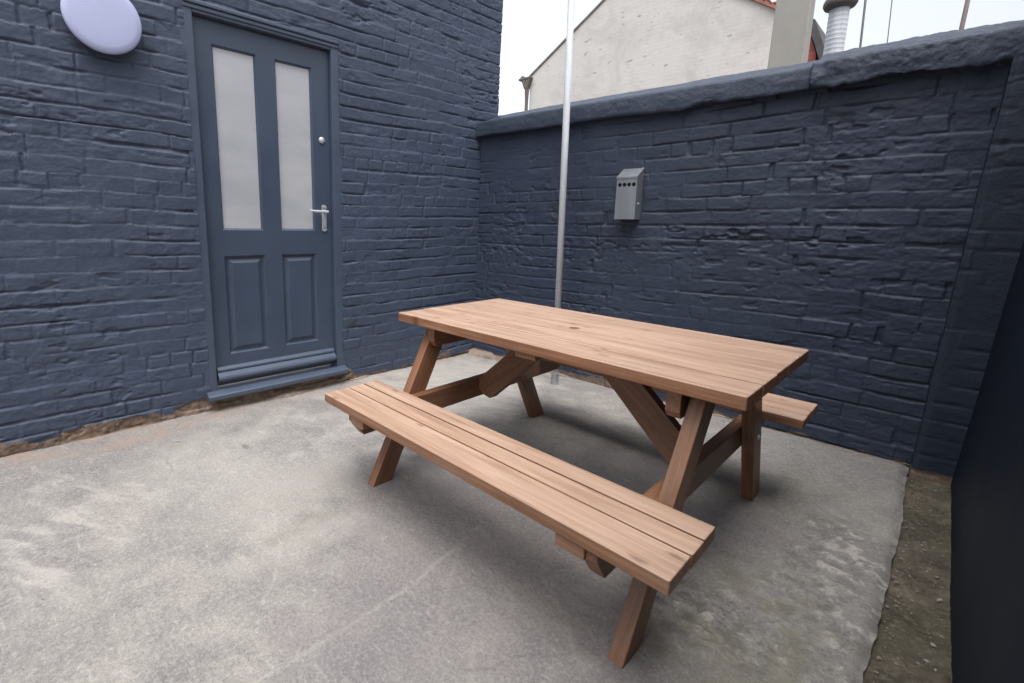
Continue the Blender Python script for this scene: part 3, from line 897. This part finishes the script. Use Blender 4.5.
# benches
for sgn in (-1, 1):
    bm = bmesh.new()
    ws = [.116, .072, .074] if sgn < 0 else [.116, .072, .074]
    y = .7625
    for wd in ws:
        board(bm, 1.474, wd, .038, T_(0, sgn * (y - wd / 2), .4225 - .019) @ jig(.0012), .0035, top_light=True)
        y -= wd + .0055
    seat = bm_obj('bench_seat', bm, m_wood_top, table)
    if sgn < 0:
        for xs_ in (-1, 1):
            bm = bmesh.new()
            board(bm, .085, .20, .036, T_(xs_ * .490, sgn * .657, .384 - .0185), .003)
            bm_obj('seat_batten', bm, m_wood, seat)

# legs: parallelogram cut flat at foot and top, 45 mm thick
FZ, FY, SL = 0., .582, .515
for sx in (-1, 1):
    for sy in (-1, 1):
        z1 = TH - TT - .0005; hw = .052
        pts = [(FY - hw, 0), (FY + hw, 0), (FY + hw - SL * z1, z1), (FY - hw - SL * z1, z1)]
        bm = bmesh.new()
        ang = math.atan2(1, -SL)
        # board axes: local x along the leg, local y across it
        c = (FY - SL * z1 / 2, z1 / 2)
        ca, sa = math.cos(ang), math.sin(ang)
        shp = [((p[0] - c[0]) * ca + (p[1] - c[1]) * sa, -(p[0] - c[0]) * sa + (p[1] - c[1]) * ca) for p in pts]
        # local -> world: x axis (0,ca*,sa), y axis (0,-sa,ca), z axis +X
        m4 = Matrix(((0, 0, 1, sx * .5895), (ca, -sa, 0, c[0]), (sa, ca, 0, c[1]), (0, 0, 0, 1)))
        if sx > 0: m4 = Matrix(((1, 0, .034, -.012), (0, 1, 0, 0), (0, 0, 1, 0), (0, 0, 0, 1))) @ m4
        if sy < 0: m4 = Matrix.Diagonal((1, -1, 1, 1)) @ m4
        board(bm, 0, 0, .045, m4, .003, shape=shp)
        bmesh.ops.recalc_face_normals(bm, faces=bm.faces)
        bm_obj('leg', bm, m_wood, table)

def yz_board(bm, pts, xc, T):
    """board lying in the YZ plane; long axis Y"""
    m4 = Matrix(((0, 0, 1, xc), (1, 0, 0, 0), (0, 1, 0, 0), (0, 0, 0, 1)))
    cz = sum(p[1] for p in pts) / len(pts)
    board(bm, 0, 0, T, m4 @ T_(0, cz, 0), .003, shape=[(p[0], p[1] - cz) for p in pts])
    bmesh.ops.recalc_face_normals(bm, faces=bm.faces)

for sx in (-1, 1):
    bm = bmesh.new(); E_ = .755; zt = .3838
    cut = []
    for q in range(5):
        an = q / 4 * math.pi / 2
        cut.append((E_ - .045 + .045 * math.cos(an) if q else E_, 0))
    E_ = .748; right = [(E_, zt), (E_, zt - .030), (E_ - .045, zt - .096)]
    pts = right + [(-p[0], p[1]) for p in right[::-1]]
    yz_board(bm, pts, sx * (.544 if sx < 0 else .5425), .0445)
    beam = bm_obj('cross_beam', bm, m_wood, table)
    for sy in (-1, 1):      # bolts through legs and beam
        bm = bmesh.new()
        yb = sy * (FY - SL * .335)
        cyl(bm, (sx * .608, yb, .335), (sx * .616, yb, .335), .011, n=16)
        cyl(bm, (sx * .616, yb, .335), (sx * .6195, yb, .335), .008, n=6)
        bm_obj('bolt', bm, m_galv, beam)
    bm = bmesh.new(); zt = TH - TT - .0006
    right = [(.325, zt), (.325, zt - .070), (.310, zt - .092), (.29, zt - .092)]
    yz_board(bm, right + [(-p[0], p[1]) for p in right[::-1]], sx * .5435, .0445)
    bm_obj('top_bearer', bm, m_wood, table)
    # diagonal brace from under the middle of the top down to the cross beam
    bm = bmesh.new(); hw = .056
    zt = TH - TT - .0008
    p0 = Vector((.052, zt)); p1 = Vector((.52, .315))
    d = (p1 - p0).normalized(); nn = Vector((d.y, -d.x))      # lower-left normal
    pts = [(.015, zt), (.195, zt), (.5212, .40), (.5212, .355), (.470, .300), (.430, .290), (.395, .305)]
    pts = [(.030, zt), (.190, zt), (.5195, .385), (.5195, .335), (.495, .312), (.445, .300), (.432, .306)]
    c = ((pts[0][0] + .47) / 2, .5); ang = math.atan2(d.y, d.x); ca, sa = math.cos(ang), math.sin(ang)
    shp = [((p[0] - c[0]) * ca + (p[1] - c[1]) * sa, -(p[0] - c[0]) * sa + (p[1] - c[1]) * ca) for p in pts]
    m4 = Matrix(((ca, -sa, 0, c[0]), (0, 0, 1, 0), (sa, ca, 0, c[1]), (0, 0, 0, 1)))
    m4 = Matrix.Diagonal((sx, 1, 1, 1)) @ m4
    board(bm, 0, 0, .045, m4, .003, shape=shp)
    bmesh.ops.recalc_face_normals(bm, faces=bm.faces)
    bm_obj('brace', bm, m_wood, table)
for sx in (-1, 1):
    bm = bmesh.new(); board(bm, .40, .062, .040, T_(sx * .318, .0435, TH - TT - .0318) @ Matrix.Rotation(R(90), 4, 'X'), .003)
    bm_obj('top_rail', bm, m_wood, table)
for yy in (-.24, .24):
    bm = bmesh.new(); board(bm, .095, .18, .030, T_(0, yy, TH - TT - .0156), .003)
    bm_obj('top_batten', bm, m_wood, table)

# ------------------------------------------------------------------ beyond the wall
gable = empty('white_gable_house', (-2.3, 7.0, -.06))
tag(gable, 'white painted brick gable of the house beyond the back wall', 'house')
bm = bmesh.new()
prism(bm, [(-2.70, 0), (2.72, 0), (2.72, 4.775), (.09, 6.55), (-2.70, 4.86)], 0, 8)
bm_obj('gable_wall', bm, m_wbrick, gable)
bm = bmesh.new()
prism(bm, [(-2.86, 4.775), (-2.89, 4.80), (.09, 6.605), (.09, 6.555), (-2.74, 4.840)], -.02, 8.05)
bm_obj('roof_slope', bm, m_verge, gable)
bm = bmesh.new()
prism(bm, [(.093, 6.555), (.093, 6.62), (2.80, 4.79), (2.78, 4.72), (2.74, 4.765)], -.05, 8.05)
for k in range(24):
    t = k / 24; x = .12 + t * 2.62; z = 6.61 - t * 1.77
    box(bm, (x, -.05, z - .05), (x + .10, .3, z - .02), .006)
bm_obj('roof_slope', bm, m_tile, gable)
bm = bmesh.new()       # gutter end and bracketed downpipe at the left eave
cyl(bm, (-2.88, -.10, 4.83), (-2.88, 8.0, 4.83), .07, n=14)
bm_obj('gutter', bm, m_gutter, gable)
bm = bmesh.new()
box(bm, (-2.98, -.13, 4.80), (-2.62, .0, 4.845), .008)
prism(bm, [(-2.90, 4.82), (-2.62, 4.82), (-2.70, 4.58), (-2.80, 4.58)], -.12, -.002)
bm_obj('eaves_bracket', bm, m_gutter, gable)
bm = bmesh.new()
cyl(bm, (-2.745, -.06, 4.60), (-2.745, -.06, 4.30), .060, .042, 14); cyl(bm, (-2.745, -.06, 4.31), (-2.745, -.06, .02), .042, n=14)
bm_obj('downpipe', bm, m_gutter, gable)

chim = empty('rendered_stack', (1.668, 2.08, -.06))
tag(chim, 'plain grey cream rendered stack rising behind the wall in front of the white gable', 'chimney stack')
bm = bmesh.new()
box(bm, (-.150, -.08, 0), (.150, .08, 4.4), .010, 2)
for v_ in bm.verts:
    k = 1 - (v_.co.z / 4.4) * .22
    v_.co.x *= k
bm_obj('shaft', bm, m_chim, chim)
bm = bmesh.new(); box(bm, (-.14, -.11, 4.405), (.14, .11, 4.50), .01, 2)
bm_obj('cap', bm, m_chim, chim)

redg = empty('red_brick_gable', (1.15, 5.0, -.06))
tag(redg, 'small red brick gable with a dark slate edge between the stack and the metal flue', 'building')
bm = bmesh.new(); prism(bm, [(-.28, 0), (.175, 0), (.125, 3.50), (.0, 3.86), (-.28, 3.7)], 0, 3)
bm_obj('wall', bm, m_red, redg)
bm = bmesh.new(); prism(bm, [(-.07, 3.89), (.005, 3.955), (.075, 3.915), (.235, 3.50), (.20, 3.34), (.11, 3.60), (.0, 3.868)], -.06, 3.05)
bm_obj('roof_edge', bm, m_slate, redg)

flue = empty('metal_flue', (2.165, 1.05, -.06))
tag(flue, 'ribbed grey metal flue pipe with a dark cowl behind the back wall', 'flue')
bm = bmesh.new()
pf = [(.060, 0)]
z = 0.02
while z < 2.63:
    pf += [(.053, z), (.0542, z + .010), (.053, z + .020)]; z += .028
pf += [(.050, 2.66), (0, 2.66)]
lathe(bm, pf, Matrix.Identity(4), 28)
bmesh.ops.recalc_face_normals(bm, faces=bm.faces)
bm_obj('pipe', bm, m_galv, flue)
bm = bmesh.new(); lathe(bm, [(.04, 2.615), (.080, 2.630), (.090, 2.648), (.090, 2.668), (.08, 2.69), (.05, 2.72), (.045, 2.78), (0, 2.79)], Matrix.Identity(4), 28)
bmesh.ops.recalc_face_normals(bm, faces=bm.faces)
bm_obj('cowl', bm, m_gutter, flue, True)

for (x, y, r, top, lab, dx) in [(2.262, 2.0, .0075, 3.9, 'thin dark upright wire just right of the metal flue', -.05),
                                (2.44, 2.0, .0032, 3.9, 'very fine faint upright wire right of the thicker dark wire', -.06)]:
    bm = bmesh.new(); cyl(bm, (0, 0, 0), (dx * 3, 0, top + .06), r, n=10)
    o = bm_obj('aerial_wire', bm, m_cable, None, True); o.location = (x, y, -.06)
    tag(o, lab, 'wire')
bm = bmesh.new(); cyl(bm, (0, 0, 0), (.10, 0, 4.2), .015, .012, n=16)
bmesh.ops.create_uvsphere(bm, u_segments=12, v_segments=8, radius=.02, matrix=T_(.10, 0, 4.2))
o = bm_obj('thin_mast', bm, m_gutter, None, True); o.location = (2.645, 2.0, -.06)
tag(o, 'thin grey mast rising behind the coping at the far right', 'mast')

# ------------------------------------------------------------------ loose chips on the paving and in the dirt strip
rs = random.Random(8)
def chip(x, y, z, s, lab, group=None):
    bm = bmesh.new()
    bmesh.ops.create_icosphere(bm, subdivisions=1, radius=1)
    for v_ in bm.verts:
        v_.co *= rs.uniform(.6, 1.2)
        s_ = s * .72; v_.co.x *= s_ * 1.2; v_.co.y *= s_ * .85; v_.co.z *= s_ * .6
    o = bm_obj('mortar_chip', bm, m_stone); o.location = (x, y, z + s * .30); o.rotation_euler = (0, 0, rs.uniform(0, 6))
    tag(o, lab, 'chip', group)
chip(.234, -2.489, 0, .016, 'white chip lying alone on the concrete below the door side of the left wall')
chip(.503, -2.684, 0, .008, 'tiny pale chip on the concrete out in front of the left wall')
for (x, y, s) in [(3.018, -.958, .011), (3.012, -1.213, .010), (3.000, -1.30, .009), (3.019, -1.322, .009), (2.965, -.62, .006), (2.94, -.40, .006), (2.985, -.80, .005), (2.96, -1.10, .005)]:
    chip(x, y, -.020, s, 'pale mortar chip lying in the dirt strip by the right wall', 'chips in the dirt strip')

def grit(name, spots, mat, label):
    """countless crumbs of mortar and grit: one mesh of tiny irregular stones"""
    V = []; F = []
    base = np.array([(1, 0, 0), (-1, 0, 0), (0, 1, 0), (0, -1, 0), (0, 0, 1), (0, 0, -1)], float)
    tri = np.array([(0, 2, 4), (2, 1, 4), (1, 3, 4), (3, 0, 4), (2, 0, 5), (1, 2, 5), (3, 1, 5), (0, 3, 5)])
    r = np.random.RandomState(77)
    for k, (x, y, z, sz) in enumerate(spots):
        a = r.rand() * 6.28; c, s_ = math.cos(a), math.sin(a)
        v = base * (r.rand(6, 1) * .5 + .7) * np.array([1.2, .85, .6]) * sz
        v = v @ np.array([[c, s_, 0], [-s_, c, 0], [0, 0, 1]])
        V.append(v + (x, y, z + sz * .25)); F.append(tri + 6 * k)
    me = bpy.data.meshes.new(name); me.from_pydata(np.vstack(V).tolist(), [], np.vstack(F).tolist())
    me.materials.append(mat)
    o = link(bpy.data.objects.new(name, me)); tag(o, label, 'grit', None, 'stuff')
rr = np.random.RandomState(12)
sp = []
for _ in range(750):
    y = -rr.rand() * 2.4 + .05; x = 2.905 + abs(rr.randn()) * .03 if rr.rand() < .55 else 3.03 - abs(rr.randn()) * .03
    if 2.9 < x < 3.05: sp.append((x, y, -.020, .0012 + .0065 * rr.rand() ** 3))
for _ in range(420):      # along the foot of both walls
    if rr.rand() < .5: sp.append((.03 - .0364 * 0 + abs(rr.randn()) * .035 - .07, -rr.rand() * 3.2, .0, .001 + .004 * rr.rand() ** 3))
    else:
        x = rr.rand() * 2.85; sp.append((x, .065 * x - .045 - abs(rr.randn()) * .03, .0, .001 + .004 * rr.rand() ** 3))
for _ in range(380):
    sp.append((2.50 + rr.randn() * .12, -1.60 + rr.randn() * .11, .002, .001 + .0035 * rr.rand() ** 3))
for _ in range(260):
    sp.append((rr.rand() * 2.85, -rr.rand() * 3.1, .002, .0008 + .0022 * rr.rand() ** 3))
m_grit = simple('grey_tan_grit', (.24, .215, .18), .9, 0, .4, 300, .0005)
grit('grit', sp, m_grit, 'scattered grit and mortar crumbs over the concrete and dirt strip')
